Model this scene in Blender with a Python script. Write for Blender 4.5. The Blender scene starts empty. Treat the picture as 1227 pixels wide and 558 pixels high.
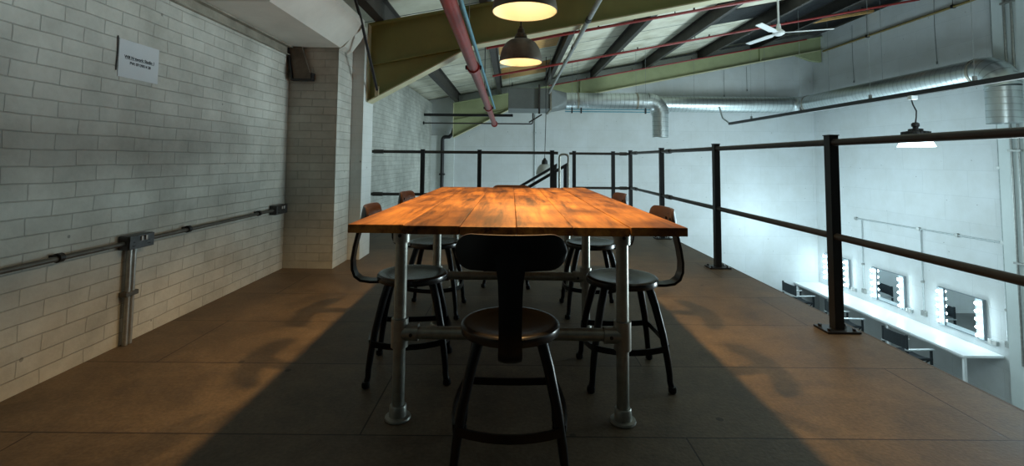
import bpy, bmesh, math, random
from mathutils import Vector, Matrix
random.seed(7)
SC = bpy.context.scene
COL = SC.collection
R = math.radians
PI = math.pi

# ------------------------------------------------------------------ materials
def new_mat(name):
    m = bpy.data.materials.new(name); m.use_nodes = True
    nt = m.node_tree
    return m, nt, nt.nodes, nt.links, nt.nodes['Principled BSDF']

def rgba(c, k=1.0): return (min(c[0]*k, 1), min(c[1]*k, 1), min(c[2]*k, 1), 1)

def mat(name, c, rough=.5, metal=0., var=.18, scale=6., bump=0., bscale=40., coat=0., spec=None, stretch=(1,1,1)):
    m, nt, N, L, b = new_mat(name)
    tc = N.new('ShaderNodeTexCoord'); mp = N.new('ShaderNodeMapping'); mp.inputs['Scale'].default_value = stretch
    L.new(tc.outputs['Object'], mp.inputs['Vector'])
    nz = N.new('ShaderNodeTexNoise'); nz.inputs['Scale'].default_value = scale; nz.inputs['Detail'].default_value = 6
    nz.inputs['Roughness'].default_value = .65
    L.new(mp.outputs[0], nz.inputs['Vector'])
    cr = N.new('ShaderNodeValToRGB')
    cr.color_ramp.elements[0].position = .3; cr.color_ramp.elements[1].position = .7
    cr.color_ramp.elements[0].color = rgba(c, 1-var); cr.color_ramp.elements[1].color = rgba(c, 1+var)
    L.new(nz.outputs['Fac'], cr.inputs['Fac']); L.new(cr.outputs[0], b.inputs['Base Color'])
    b.inputs['Roughness'].default_value = rough; b.inputs['Metallic'].default_value = metal
    if spec is not None: b.inputs['Specular IOR Level'].default_value = spec
    if coat: b.inputs['Coat Weight'].default_value = coat; b.inputs['Coat Roughness'].default_value = .15
    if bump:
        n2 = N.new('ShaderNodeTexNoise'); n2.inputs['Scale'].default_value = bscale; n2.inputs['Detail'].default_value = 4
        L.new(mp.outputs[0], n2.inputs['Vector'])
        bp = N.new('ShaderNodeBump'); bp.inputs['Strength'].default_value = bump; bp.inputs['Distance'].default_value = .01
        L.new(n2.outputs['Fac'], bp.inputs['Height']); L.new(bp.outputs[0], b.inputs['Normal'])
    return m

def emit(name, c, s):
    m, nt, N, L, b = new_mat(name)
    b.inputs['Base Color'].default_value = rgba(c); b.inputs['Emission Color'].default_value = rgba(c)
    b.inputs['Emission Strength'].default_value = s
    return m

def brick_mat(name, c1, c2, mortar, bw=.225, rh=.075, ms=.006, bstr=.5, stain=.25, tint=None):
    m, nt, N, L, b = new_mat(name)
    tc = N.new('ShaderNodeTexCoord'); sx = N.new('ShaderNodeSeparateXYZ'); L.new(tc.outputs['Object'], sx.inputs[0])
    ad = N.new('ShaderNodeMath'); ad.operation = 'ADD'; L.new(sx.outputs[0], ad.inputs[0]); L.new(sx.outputs[1], ad.inputs[1])
    cb = N.new('ShaderNodeCombineXYZ'); L.new(ad.outputs[0], cb.inputs[0]); L.new(sx.outputs[2], cb.inputs[1])
    # slight wobble so courses look hand laid
    nw = N.new('ShaderNodeTexNoise'); nw.inputs['Scale'].default_value = 3.; L.new(tc.outputs['Object'], nw.inputs['Vector'])
    mx = N.new('ShaderNodeVectorMath'); mx.operation = 'MULTIPLY_ADD'
    mx.inputs[1].default_value = (.05, .016, 0); L.new(nw.outputs['Color'], mx.inputs[0]); L.new(cb.outputs[0], mx.inputs[2])
    br = N.new('ShaderNodeTexBrick'); L.new(mx.outputs[0], br.inputs['Vector'])
    br.inputs['Scale'].default_value = 1; br.inputs['Brick Width'].default_value = bw; br.inputs['Row Height'].default_value = rh
    br.inputs['Mortar Size'].default_value = ms; br.inputs['Mortar Smooth'].default_value = .6
    br.inputs['Color1'].default_value = rgba(c1); br.inputs['Color2'].default_value = rgba(c2); br.inputs['Mortar'].default_value = rgba(mortar)
    nz = N.new('ShaderNodeTexNoise'); nz.inputs['Scale'].default_value = 1.7; nz.inputs['Detail'].default_value = 8; nz.inputs['Roughness'].default_value = .7
    L.new(tc.outputs['Object'], nz.inputs['Vector'])
    cr = N.new('ShaderNodeValToRGB'); cr.color_ramp.elements[0].position = .3; cr.color_ramp.elements[1].position = .65
    g = 1-stain; cr.color_ramp.elements[0].color = (g, g*.985, g*.95, 1); cr.color_ramp.elements[1].color = (1, 1, 1, 1)
    L.new(nz.outputs['Fac'], cr.inputs['Fac'])
    mu = N.new('ShaderNodeMix'); mu.data_type = 'RGBA'; mu.blend_type = 'MULTIPLY'; mu.inputs['Factor'].default_value = 1
    L.new(br.outputs['Color'], mu.inputs['A']); L.new(cr.outputs[0], mu.inputs['B'])
    # sparse dark pock marks
    vo = N.new('ShaderNodeTexVoronoi'); vo.inputs['Scale'].default_value = 4.5; L.new(tc.outputs['Object'], vo.inputs['Vector'])
    lt = N.new('ShaderNodeMath'); lt.operation = 'LESS_THAN'; lt.inputs[1].default_value = .045; L.new(vo.outputs['Distance'], lt.inputs[0])
    ml = N.new('ShaderNodeMath'); ml.operation = 'MULTIPLY'; ml.inputs[1].default_value = .55; L.new(lt.outputs[0], ml.inputs[0])
    m2 = N.new('ShaderNodeMix'); m2.data_type = 'RGBA'; m2.inputs['B'].default_value = (.06, .06, .05, 1)
    L.new(ml.outputs[0], m2.inputs['Factor']); L.new(mu.outputs['Result'], m2.inputs['A'])
    L.new(m2.outputs['Result'], b.inputs['Base Color'])
    b.inputs['Roughness'].default_value = .6
    iv = N.new('ShaderNodeMath'); iv.operation = 'SUBTRACT'; iv.inputs[0].default_value = 1; L.new(br.outputs['Fac'], iv.inputs[1])
    nf = N.new('ShaderNodeTexNoise'); nf.inputs['Scale'].default_value = 45; L.new(tc.outputs['Object'], nf.inputs['Vector'])
    a2 = N.new('ShaderNodeMath'); a2.operation = 'MULTIPLY_ADD'; a2.inputs[1].default_value = .35
    L.new(nf.outputs['Fac'], a2.inputs[0]); L.new(iv.outputs[0], a2.inputs[2])
    bp = N.new('ShaderNodeBump'); bp.inputs['Strength'].default_value = bstr; bp.inputs['Distance'].default_value = .006
    L.new(a2.outputs[0], bp.inputs['Height']); L.new(bp.outputs[0], b.inputs['Normal'])
    return m

def floor_mat():
    m, nt, N, L, b = new_mat('board_floor')
    tc = N.new('ShaderNodeTexCoord')
    mo = N.new('ShaderNodeMapping'); mo.inputs['Location'].default_value = (.55, 0, 0); L.new(tc.outputs['Object'], mo.inputs['Vector'])
    br = N.new('ShaderNodeTexBrick'); L.new(mo.outputs[0], br.inputs['Vector'])
    br.inputs['Scale'].default_value = 1; br.inputs['Brick Width'].default_value = 2.4; br.inputs['Row Height'].default_value = .605
    br.inputs['Mortar Size'].default_value = .0035; br.inputs['Mortar Smooth'].default_value = .2
    br.inputs['Color1'].default_value = (.180, .140, .096, 1); br.inputs['Color2'].default_value = (.150, .116, .080, 1); br.inputs['Mortar'].default_value = (.03, .02, .014, 1)
    nz = N.new('ShaderNodeTexNoise'); nz.inputs['Scale'].default_value = 2.6; nz.inputs['Detail'].default_value = 12; nz.inputs['Roughness'].default_value = .8; nz.inputs['Distortion'].default_value = .2
    L.new(tc.outputs['Object'], nz.inputs['Vector'])
    cr = N.new('ShaderNodeValToRGB'); e = cr.color_ramp.elements
    e[0].position = .33; e[0].color = (.42, .41, .40, 1); e[1].position = .66; e[1].color = (1.12, 1.1, 1.08, 1)
    L.new(nz.outputs['Fac'], cr.inputs['Fac'])
    mu = N.new('ShaderNodeMix'); mu.data_type = 'RGBA'; mu.blend_type = 'MULTIPLY'; mu.inputs['Factor'].default_value = 1
    L.new(br.outputs['Color'], mu.inputs['A']); L.new(cr.outputs[0], mu.inputs['B'])
    nf = N.new('ShaderNodeTexNoise'); nf.inputs['Scale'].default_value = 70; nf.inputs['Detail'].default_value = 3; L.new(tc.outputs['Object'], nf.inputs['Vector'])
    cf = N.new('ShaderNodeValToRGB'); cf.color_ramp.elements[0].position = .3; cf.color_ramp.elements[0].color = (.72, .72, .72, 1)
    cf.color_ramp.elements[1].position = .7; cf.color_ramp.elements[1].color = (1, 1, 1, 1); L.new(nf.outputs['Fac'], cf.inputs['Fac'])
    m3 = N.new('ShaderNodeMix'); m3.data_type = 'RGBA'; m3.blend_type = 'MULTIPLY'; m3.inputs['Factor'].default_value = 1
    L.new(mu.outputs['Result'], m3.inputs['A']); L.new(cf.outputs[0], m3.inputs['B'])
    vo = N.new('ShaderNodeTexVoronoi'); vo.inputs['Scale'].default_value = 3.2; L.new(tc.outputs['Object'], vo.inputs['Vector'])
    lt = N.new('ShaderNodeMath'); lt.operation = 'LESS_THAN'; lt.inputs[1].default_value = .05; L.new(vo.outputs['Distance'], lt.inputs[0])
    ml = N.new('ShaderNodeMath'); ml.operation = 'MULTIPLY'; ml.inputs[1].default_value = .7; L.new(lt.outputs[0], ml.inputs[0])
    m4 = N.new('ShaderNodeMix'); m4.data_type = 'RGBA'; m4.inputs['B'].default_value = (.02, .018, .014, 1)
    L.new(ml.outputs[0], m4.inputs['Factor']); L.new(m3.outputs['Result'], m4.inputs['A'])
    L.new(m4.outputs['Result'], b.inputs['Base Color'])
    rr = N.new('ShaderNodeMapRange'); rr.inputs['To Min'].default_value = .42; rr.inputs['To Max'].default_value = .7
    L.new(nz.outputs['Fac'], rr.inputs['Value']); L.new(rr.outputs[0], b.inputs['Roughness'])
    b.inputs['Specular IOR Level'].default_value = .35
    bp = N.new('ShaderNodeBump'); bp.inputs['Strength'].default_value = .25; bp.inputs['Distance'].default_value = .004
    iv = N.new('ShaderNodeMath'); iv.operation = 'SUBTRACT'; L.new(nf.outputs['Fac'], iv.inputs[0]); L.new(br.outputs['Fac'], iv.inputs[1])
    L.new(iv.outputs[0], bp.inputs['Height']); L.new(bp.outputs[0], b.inputs['Normal'])
    return m

def plank_mat():
    m, nt, N, L, b = new_mat('scaffold_board_wood')
    tc = N.new('ShaderNodeTexCoord'); ge = N.new('ShaderNodeNewGeometry')
    mp = N.new('ShaderNodeMapping'); mp.inputs['Scale'].default_value = (16, 1.6, 16); L.new(tc.outputs['Object'], mp.inputs['Vector'])
    of = N.new('ShaderNodeVectorMath'); of.operation = 'MULTIPLY_ADD'; of.inputs[1].default_value = (31, 17, 7)
    L.new(ge.outputs['Random Per Island'], of.inputs[0]); L.new(mp.outputs[0], of.inputs[2])
    nz = N.new('ShaderNodeTexNoise'); nz.inputs['Scale'].default_value = 1.0; nz.inputs['Detail'].default_value = 9; nz.inputs['Roughness'].default_value = .68
    nz.inputs['Distortion'].default_value = .35; L.new(of.outputs[0], nz.inputs['Vector'])
    cr = N.new('ShaderNodeValToRGB'); e = cr.color_ramp.elements
    e[0].position = .34; e[0].color = (.07, .027, .009, 1); e[1].position = .66; e[1].color = (.66, .295, .065, 1)
    k = e.new(.48); k.color = (.38, .155, .032, 1)
    L.new(nz.outputs['Fac'], cr.inputs['Fac'])
    # broad stains across boards
    n2 = N.new('ShaderNodeTexNoise'); n2.inputs['Scale'].default_value = 2.6; n2.inputs['Detail'].default_value = 5; L.new(tc.outputs['Object'], n2.inputs['Vector'])
    c2 = N.new('ShaderNodeValToRGB'); c2.color_ramp.elements[0].position = .32; c2.color_ramp.elements[0].color = (.30, .25, .20, 1)
    c2.color_ramp.elements[1].position = .6; c2.color_ramp.elements[1].color = (1, 1, 1, 1); L.new(n2.outputs['Fac'], c2.inputs['Fac'])
    mu = N.new('ShaderNodeMix'); mu.data_type = 'RGBA'; mu.blend_type = 'MULTIPLY'; mu.inputs['Factor'].default_value = 1
    L.new(cr.outputs[0], mu.inputs['A']); L.new(c2.outputs[0], mu.inputs['B'])
    rv = N.new('ShaderNodeMapRange'); rv.inputs['To Min'].default_value = .72; rv.inputs['To Max'].default_value = 1.2; L.new(ge.outputs['Random Per Island'], rv.inputs['Value'])
    m3 = N.new('ShaderNodeVectorMath'); m3.operation = 'SCALE'; L.new(mu.outputs['Result'], m3.inputs[0]); L.new(rv.outputs[0], m3.inputs['Scale'])
    L.new(m3.outputs[0], b.inputs['Base Color'])
    b.inputs['Roughness'].default_value = .5; b.inputs['Specular IOR Level'].default_value = .3
    bp = N.new('ShaderNodeBump'); bp.inputs['Strength'].default_value = .3; bp.inputs['Distance'].default_value = .004
    L.new(nz.outputs['Fac'], bp.inputs['Height']); L.new(bp.outputs[0], b.inputs['Normal'])
    return m

def roof_mat(name, c, seam=.62, dark=(.10, .10, .09)):
    m, nt, N, L, b = new_mat(name)
    tc = N.new('ShaderNodeTexCoord'); sx = N.new('ShaderNodeSeparateXYZ'); L.new(tc.outputs['Object'], sx.inputs[0])
    cb = N.new('ShaderNodeCombineXYZ'); L.new(sx.outputs[0], cb.inputs[0]); L.new(sx.outputs[1], cb.inputs[1])
    br = N.new('ShaderNodeTexBrick'); L.new(cb.outputs[0], br.inputs['Vector'])
    br.inputs['Scale'].default_value = 1; br.inputs['Brick Width'].default_value = 7.; br.inputs['Row Height'].default_value = seam
    br.inputs['Mortar Size'].default_value = .014; br.inputs['Mortar Smooth'].default_value = .1
    br.inputs['Color1'].default_value = rgba(c); br.inputs['Color2'].default_value = rgba(c, .86); br.inputs['Mortar'].default_value = rgba(dark)
    nz = N.new('ShaderNodeTexNoise'); nz.inputs['Scale'].default_value = 3; nz.inputs['Detail'].default_value = 6; L.new(tc.outputs['Object'], nz.inputs['Vector'])
    cr = N.new('ShaderNodeValToRGB'); cr.color_ramp.elements[0].position = .3; cr.color_ramp.elements[0].color = (.7, .68, .62, 1)
    cr.color_ramp.elements[1].position = .6; cr.color_ramp.elements[1].color = (1, 1, 1, 1); L.new(nz.outputs['Fac'], cr.inputs['Fac'])
    mu = N.new('ShaderNodeMix'); mu.data_type = 'RGBA'; mu.blend_type = 'MULTIPLY'; mu.inputs['Factor'].default_value = 1
    L.new(br.outputs['Color'], mu.inputs['A']); L.new(cr.outputs[0], mu.inputs['B']); L.new(mu.outputs['Result'], b.inputs['Base Color'])
    b.inputs['Roughness'].default_value = .6
    return m

def spiral_mat(name, c):
    # galvanised spiral duct: lock seams every few centimetres along the run
    m, nt, N, L, b = new_mat(name)
    uv = N.new('ShaderNodeUVMap')
    wv = N.new('ShaderNodeTexWave'); wv.wave_type = 'BANDS'; wv.bands_direction = 'X'; wv.wave_profile = 'SAW'; wv.inputs['Scale'].default_value = 3.2
    L.new(uv.outputs[0], wv.inputs['Vector'])
    cr = N.new('ShaderNodeValToRGB'); cr.color_ramp.elements[0].position = .0; cr.color_ramp.elements[0].color = (.35, .35, .35, 1)
    cr.color_ramp.elements[1].position = .14; cr.color_ramp.elements[1].color = (1, 1, 1, 1); L.new(wv.outputs['Fac'], cr.inputs['Fac'])
    tc = N.new('ShaderNodeTexCoord'); nz = N.new('ShaderNodeTexNoise'); nz.inputs['Scale'].default_value = 5; nz.inputs['Detail'].default_value = 5; L.new(tc.outputs['Object'], nz.inputs['Vector'])
    c2 = N.new('ShaderNodeValToRGB'); c2.color_ramp.elements[0].color = rgba(c, .75); c2.color_ramp.elements[1].color = rgba(c, 1.2); L.new(nz.outputs['Fac'], c2.inputs['Fac'])
    mu = N.new('ShaderNodeMix'); mu.data_type = 'RGBA'; mu.blend_type = 'MULTIPLY'; mu.inputs['Factor'].default_value = .8
    L.new(c2.outputs[0], mu.inputs['A']); L.new(cr.outputs[0], mu.inputs['B']); L.new(mu.outputs['Result'], b.inputs['Base Color'])
    b.inputs['Metallic'].default_value = .92; b.inputs['Roughness'].default_value = .34
    bp = N.new('ShaderNodeBump'); bp.inputs['Strength'].default_value = .4; bp.inputs['Distance'].default_value = .006
    L.new(cr.outputs[0], bp.inputs['Height']); L.new(bp.outputs[0], b.inputs['Normal'])
    return m

M = {}
M['floor'] = floor_mat()
M['brick'] = brick_mat('painted_brick', (.62, .63, .57), (.55, .56, .51), (.47, .475, .43), ms=.0035, bstr=.75, stain=.42)
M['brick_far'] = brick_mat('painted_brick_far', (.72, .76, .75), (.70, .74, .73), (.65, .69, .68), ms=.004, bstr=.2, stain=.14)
M['block'] = brick_mat('painted_blockwork', (.66, .69, .70), (.63, .66, .67), (.58, .61, .62), bw=.9, rh=.45, ms=.006, bstr=.25, stain=.12)
M['pilaster'] = mat('pilaster_paint', (.60, .66, .65), .6, var=.06, scale=2)
M['lower_floor'] = mat('lower_concrete', (.14, .14, .135), .5, var=.2, scale=1.5)
M['roof'] = roof_mat('roof_liner', (.84, .82, .68), seam=.80, dark=(.05, .05, .045))
M['slab'] = mat('slab_edge', (.09, .07, .05), .7)
M['olive'] = mat('olive_steel_paint', (.25, .265, .09), .5, var=.12, scale=3)
M['olive_light'] = mat('sage_steel_paint', (.34, .37, .20), .5, var=.12, scale=3)
M['olive_edge'] = mat('pale_flange_paint', (.55, .52, .33), .5, var=.1, scale=5)
M['purlin'] = mat('dark_purlin', (.035, .030, .025), .6, var=.4, scale=5)
M['ply'] = mat('roof_plywood', (.70, .40, .14), .6, var=.3, scale=4, stretch=(1, 5, 1))
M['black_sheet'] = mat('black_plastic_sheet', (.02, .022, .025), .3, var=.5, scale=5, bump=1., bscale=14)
M['soffit'] = mat('soffit_board', (.60, .60, .54), .6, var=.12, scale=2.5)
M['galv_dark'] = mat('weathered_galvanised', (.28, .26, .21), .5, metal=.4, var=.35, scale=7)
M['rust'] = mat('stained_steel_plate', (.15, .12, .09), .6, metal=.2, var=.4, scale=6)
M['black'] = mat('black_satin_paint', (.009, .009, .010), .45, var=.3)
M['rail'] = mat('dark_tube', (.050, .044, .040), .42, metal=.3, var=.3, scale=9)
M['chair'] = mat('black_gloss_enamel', (.005, .005, .0055), .32, var=.4, scale=12, spec=.28)
M['seat'] = mat('black_worn_seat', (.009, .008, .008), .24, var=.5, scale=16, spec=.5)
M['backrest'] = mat('dark_brown_lacquer', (.045, .021, .013), .45, var=.3, scale=14)
M['galv'] = mat('galvanised_tube', (.34, .345, .31), .42, metal=.75, var=.25, scale=22, bump=.08)
M['fit'] = mat('tube_fitting', (.33, .33, .30), .38, metal=.75, var=.2, scale=18)
M['plank'] = plank_mat()
M['spiral'] = spiral_mat('galvanised_spiral_duct', (.60, .65, .65))
M['duct'] = mat('duct_sheet_metal', (.17, .185, .18), .5, metal=.3, var=.15, scale=3)
M['conduit'] = mat('conduit_steel', (.36, .37, .35), .4, metal=.7, var=.2, scale=20)
M['conduit_w'] = mat('pale_conduit', (.42, .46, .46), .45, metal=.3, var=.15, scale=20)
M['conduit_d'] = mat('dark_conduit', (.12, .115, .10), .4, metal=.6, var=.25, scale=20)
M['box_metal'] = mat('metal_clad_socket', (.07, .07, .07), .35, metal=.7, var=.3, scale=25)
M['switch_white'] = mat('pale_switch', (.45, .45, .43), .4, var=.05)
M['red'] = mat('red_oxide_pipe', (.22, .024, .020), .42, var=.25, scale=12)
M['red_thin'] = mat('sprinkler_red', (.26, .030, .028), .4, var=.2, scale=12)
M['blue'] = mat('turquoise_pipe', (.10, .27, .34), .45, var=.15, scale=12)
M['yellow'] = mat('yellow_gas_pipe', (.20, .14, .035), .5, var=.15, scale=12)
M['shade_out'] = mat('weathered_shade_metal', (.17, .15, .125), .45, metal=.6, var=.35, scale=9)
M['shade_in'] = mat('cream_enamel', (.88, .78, .56), .45, var=.04)
M['cap'] = mat('bronze_cap', (.10, .075, .05), .4, metal=.7, var=.3)
M['bulb_warm'] = emit('warm_bulb', (1., .86, .60), 17)
M['white_plastic'] = mat('white_paint', (.75, .78, .78), .45, var=.05)
M['board_grey'] = mat('grey_white_board', (.20, .24, .26), .5, var=.05)
M['counter'] = mat('white_laminate', (.82, .85, .86), .35, var=.03)
M['mirror'], _, _, _, _b = new_mat('mirror_glass'); _b.inputs['Metallic'].default_value = 1; _b.inputs['Roughness'].default_value = .02; _b.inputs['Base Color'].default_value = (.62, .68, .70, 1)
M['bulb_cool'] = emit('cool_bulb', (.70, .92, 1.), 50)
M['highbay_lens'] = emit('high_bay_lens', (.80, .96, 1.), 26)
M['skirt'] = emit('glowing_prismatic_skirt', (.78, .95, 1.), 5)
M['canvas'] = mat('black_canvas', (.018, .024, .028), .8, var=.2, scale=30)
M['alu'] = mat('pale_aluminium', (.62, .66, .67), .35, metal=.7, var=.1)
M['paper'] = mat('paper_sheet', (.56, .60, .62), .7, var=.03)
M['ink'] = mat('black_ink', (.03, .035, .04), .7, var=.05)
M['pendant_grey'] = mat('frosted_shade', (.50, .52, .50), .4, var=.15)
M['wire'] = mat('thin_wire', (.22, .24, .24), .5)

# ------------------------------------------------------------------ mesh helpers
OFF = {}          # world offset of each parented thing
def thing(name, label, cat, loc=(0, 0, 0), group=None):
    o = bpy.data.objects.new(name, None); COL.objects.link(o)
    o.empty_display_size = .1
    o.location = loc; o['label'] = label; o['category'] = cat
    if group: o['group'] = group
    OFF[o] = Vector(loc)
    return o

def obj(name, bm, m, parent=None, smooth=False, label=None):
    bmesh.ops.recalc_face_normals(bm, faces=bm.faces)
    if parent is not None:
        off = OFF[parent]
        bmesh.ops.translate(bm, verts=bm.verts, vec=-off)
    me = bpy.data.meshes.new(name); bm.to_mesh(me); bm.free()
    me.materials.append(m)
    if smooth:
        for p in me.polygons: p.use_smooth = True
        try: me.set_sharp_from_angle(angle=R(38))
        except Exception: pass
    o = bpy.data.objects.new(name, me); COL.objects.link(o)
    if parent is not None:
        o.parent = parent; OFF[o] = OFF[parent]
    if label: o['label'] = label
    return o

def tag(o, label, cat, group=None):
    o['label'] = label; o['category'] = cat
    if group: o['group'] = group
    return o

def struct(name, bm, m, smooth=False):
    o = obj(name, bm, m, None, smooth); o['kind'] = 'structure'; return o

def base(o):
    """move a single-mesh thing's origin to the foot of its geometry"""
    vs = [v.co for v in o.data.vertices]
    c = Vector((sum(v.x for v in vs)/len(vs), sum(v.y for v in vs)/len(vs), min(v.z for v in vs)))
    o.data.transform(Matrix.Translation(-c)); o.location = c
    return o

def box(bm, x0, x1, y0, y1, z0, z1, bev=0., mtx=None):
    ps = [(x0, y0, z0), (x1, y0, z0), (x1, y1, z0), (x0, y1, z0), (x0, y0, z1), (x1, y0, z1), (x1, y1, z1), (x0, y1, z1)]
    vs = [bm.verts.new(p) for p in ps]
    fs = [bm.faces.new([vs[i] for i in q]) for q in ((0, 3, 2, 1), (4, 5, 6, 7), (0, 1, 5, 4), (1, 2, 6, 5), (2, 3, 7, 6), (3, 0, 4, 7))]
    if bev:
        es = list({e for f in fs for e in f.edges})
        r = bmesh.ops.bevel(bm, geom=es, offset=bev, segments=2, affect='EDGES', profile=.5)
        vs = list({v for f in r['faces'] for v in f.verts} | {v for v in vs if v.is_valid})
    if mtx is not None: bmesh.ops.transform(bm, matrix=mtx, verts=vs)
    return vs

def prism(bm, pts, axis, a, b):
    """extrude a 2D polygon along an axis: 'y' -> pts are (x,z); 'x' -> (y,z); 'z' -> (x,y)"""
    def P(p, t):
        return {'y': (p[0], t, p[1]), 'x': (t, p[0], p[1]), 'z': (p[0], p[1], t)}[axis]
    A = [bm.verts.new(P(p, a)) for p in pts]; B = [bm.verts.new(P(p, b)) for p in pts]
    n = len(pts)
    bm.faces.new(A); bm.faces.new(B[::-1])
    for i in range(n): bm.faces.new((A[i], B[i], B[(i+1) % n], A[(i+1) % n]))
    return A+B

def tube(bm, pts, r, seg=12, cap=True, uv=False, prof=None):
    """sweep a circle (or profile of (a,b) offsets) along pts; r is a number or list"""
    pts = [Vector(p) for p in pts]; n = len(pts)
    rs = r if isinstance(r, (list, tuple)) else [r]*n
    T = []
    for i in range(n):
        a = pts[max(i-1, 0)]; b = pts[min(i+1, n-1)]
        T.append((b-a).normalized())
    up = Vector((0, 0, 1)) if abs(T[0].z) < .9 else Vector((0, 1, 0))
    u = (up - T[0]*up.dot(T[0])).normalized()
    rings = []
    for i in range(n):
        u = (u - T[i]*u.dot(T[i])).normalized(); v = T[i].cross(u)
        pf = prof or [(math.cos(2*PI*k/seg), math.sin(2*PI*k/seg)) for k in range(seg)]
        rings.append([bm.verts.new(pts[i] + (u*a + v*b)*rs[i]) for a, b in pf])
    ns = len(rings[0])
    lay = bm.loops.layers.uv.verify() if uv else None
    d = [0.]
    for i in range(1, n): d.append(d[-1] + (pts[i]-pts[i-1]).length)
    for i in range(n-1):
        for k in range(ns):
            f = bm.faces.new((rings[i][k], rings[i][(k+1) % ns], rings[i+1][(k+1) % ns], rings[i+1][k]))
            if uv:
                tw = .06
                for lp, (dd, kk) in zip(f.loops, ((d[i], k), (d[i], k+1), (d[i+1], k+1), (d[i+1], k))):
                    lp[lay].uv = (dd + tw*kk/ns, kk/ns)
    if cap:
        bm.faces.new(rings[0][::-1]); bm.faces.new(rings[-1])
    return [v for q in rings for v in q]

def lathe(bm, prof, c=(0, 0, 0), seg=32):
    """revolve (r,z) profile round the vertical axis through c; closes ends on the axis"""
    rings = []
    for r, z in prof:
        if r < 1e-5: rings.append([bm.verts.new((c[0], c[1], c[2]+z))])
        else: rings.append([bm.verts.new((c[0]+r*math.cos(2*PI*k/seg), c[1]+r*math.sin(2*PI*k/seg), c[2]+z)) for k in range(seg)])
    for a, b in zip(rings, rings[1:]):
        if len(a) == 1 and len(b) == 1: continue
        for k in range(seg):
            j = (k+1) % seg
            if len(a) == 1: bm.faces.new((a[0], b[j], b[k]))
            elif len(b) == 1: bm.faces.new((a[k], a[j], b[0]))
            else: bm.faces.new((a[k], a[j], b[j], b[k]))

def arc(c, r, a0, a1, n, ax, ay):
    c = Vector(c); ax = Vector(ax); ay = Vector(ay)
    return [c + ax*r*math.cos(a0+(a1-a0)*i/n) + ay*r*math.sin(a0+(a1-a0)*i/n) for i in range(n+1)]

def BM(): return bmesh.new()
def mk(fn, *a, **k):
    bm = BM(); fn(bm, *a, **k); return bm

def copy_tree(o, parent=None):
    c = o.copy(); COL.objects.link(c); c.parent = parent
    for ch in list(o.children): copy_tree(ch, c)
    return c

# ------------------------------------------------------------------ setting
XL, XR, YB, ZF = -2.1, 7.9, 12.4, -2.8      # left wall, right wall, back wall, lower floor
def roofz(x): return 2.72 + .19*x            # top of the rafters
PUR = .25                                    # purlin depth
Y0 = -1.2
bm = BM()
prism(bm, [(XL, Y0), (2.11, Y0), (2.11, 8.02), (.6, 8.02), (.6, 6.86), (XL, 6.86)], 'z', -.03, 0)
struct('floor', bm, M['floor'])
bm = BM()
prism(bm, [(XL, Y0), (2.09, Y0), (2.09, 8.0), (.62, 8.0), (.62, 6.84), (XL, 6.84)], 'z', -.28, -.03)
struct('floor_slab', bm, M['slab'])
struct('floor_lower', mk(box, XL, XR, Y0, YB, ZF-.1, ZF), M['lower_floor'])
wl = BM()
box(wl, XL-.2, XL, Y0, YB, ZF, roofz(XL)+.15)
struct('wall_left', wl, M['brick'])
struct('wall_left_pier', mk(box, XL, -1.64, 4.44, 4.83, ZF, 2.12), M['brick'])
struct('wall_left_pier_rear', mk(box, XL, -1.52, 4.835, 5.17, ZF, 2.30), M['brick_far'])
bm = BM(); prism(bm, [(XL-.2, ZF), (XR+.2, ZF), (XR+.2, roofz(XR)+.2), (XL-.2, roofz(XL)+.2)], 'y', YB, YB+.2)
struct('wall_back', bm, M['block'])
struct('wall_back_pilaster', mk(box, XL, -1.50, YB-.06, YB, ZF, 1.62), M['brick_far'])
struct('wall_right', mk(box, XR, XR+.2, Y0, YB, ZF, 4.30), M['block'])
struct('wall_right_pilaster', mk(box, 7.69, XR, 6.0, 7.52, ZF, 4.28), M['pilaster'])
# roof lining: sloping sheet resting on the purlins
bm = BM(); prism(bm, [(XL-.2, roofz(XL-.2)+PUR), (XR+1.2, roofz(XR+1.2)+PUR), (XR+1.2, roofz(XR+1.2)+PUR+.08), (XL-.2, roofz(XL-.2)+PUR+.08)], 'y', Y0, YB+.2)
struct('ceiling', bm, M['roof'])
# boxed eaves along the left wall: soffit, chamfered face and end
bm = BM(); prism(bm, [(XL, 2.05), (-1.62, 2.05), (-1.40, 2.25), (-1.40, 2.31), (-1.66, 2.09), (XL, 2.09)], 'y', Y0, 3.09)
struct('ceiling_eaves_box', bm, M['soffit'])
bm = BM(); prism(bm, [(XL, 2.05), (-1.62, 2.05), (-1.40, 2.25), (-1.40, 2.31), (-1.66, 2.09), (XL, 2.09)], 'y', 3.10, 4.42)
struct('ceiling_eaves_box_rear', bm, M['soffit'])
bm = BM(); prism(bm, [(-1.75, 2.14), (-1.635, 2.04), (-1.585, 2.065), (-1.505, 2.175), (-1.45, 2.30), (-1.75, 2.36)], 'y', 4.425, 4.66)
struct('ceiling_eaves_end', bm, M['soffit'])
bm = BM(); prism(bm, [(XL, 1.965), (XL+.03, 1.965), (XL+.03, 1.973), (XL+.008, 1.973), (XL+.008, 2.035), (XL+.05, 2.035), (XL+.05, 2.048), (XL, 2.048)], 'y', Y0, 4.42)
struct('trim_1', bm, M['galv_dark'])
# steel edge along the rear of the floor
struct('trim_2', mk(tube, [(XL+.01, 6.90, -.02), (.57, 6.90, -.02)], .028), M['black'])
struct('trim_3', mk(box, 2.111, 2.125, Y0, 8.02, -.2, .0), M['slab'])

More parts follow.
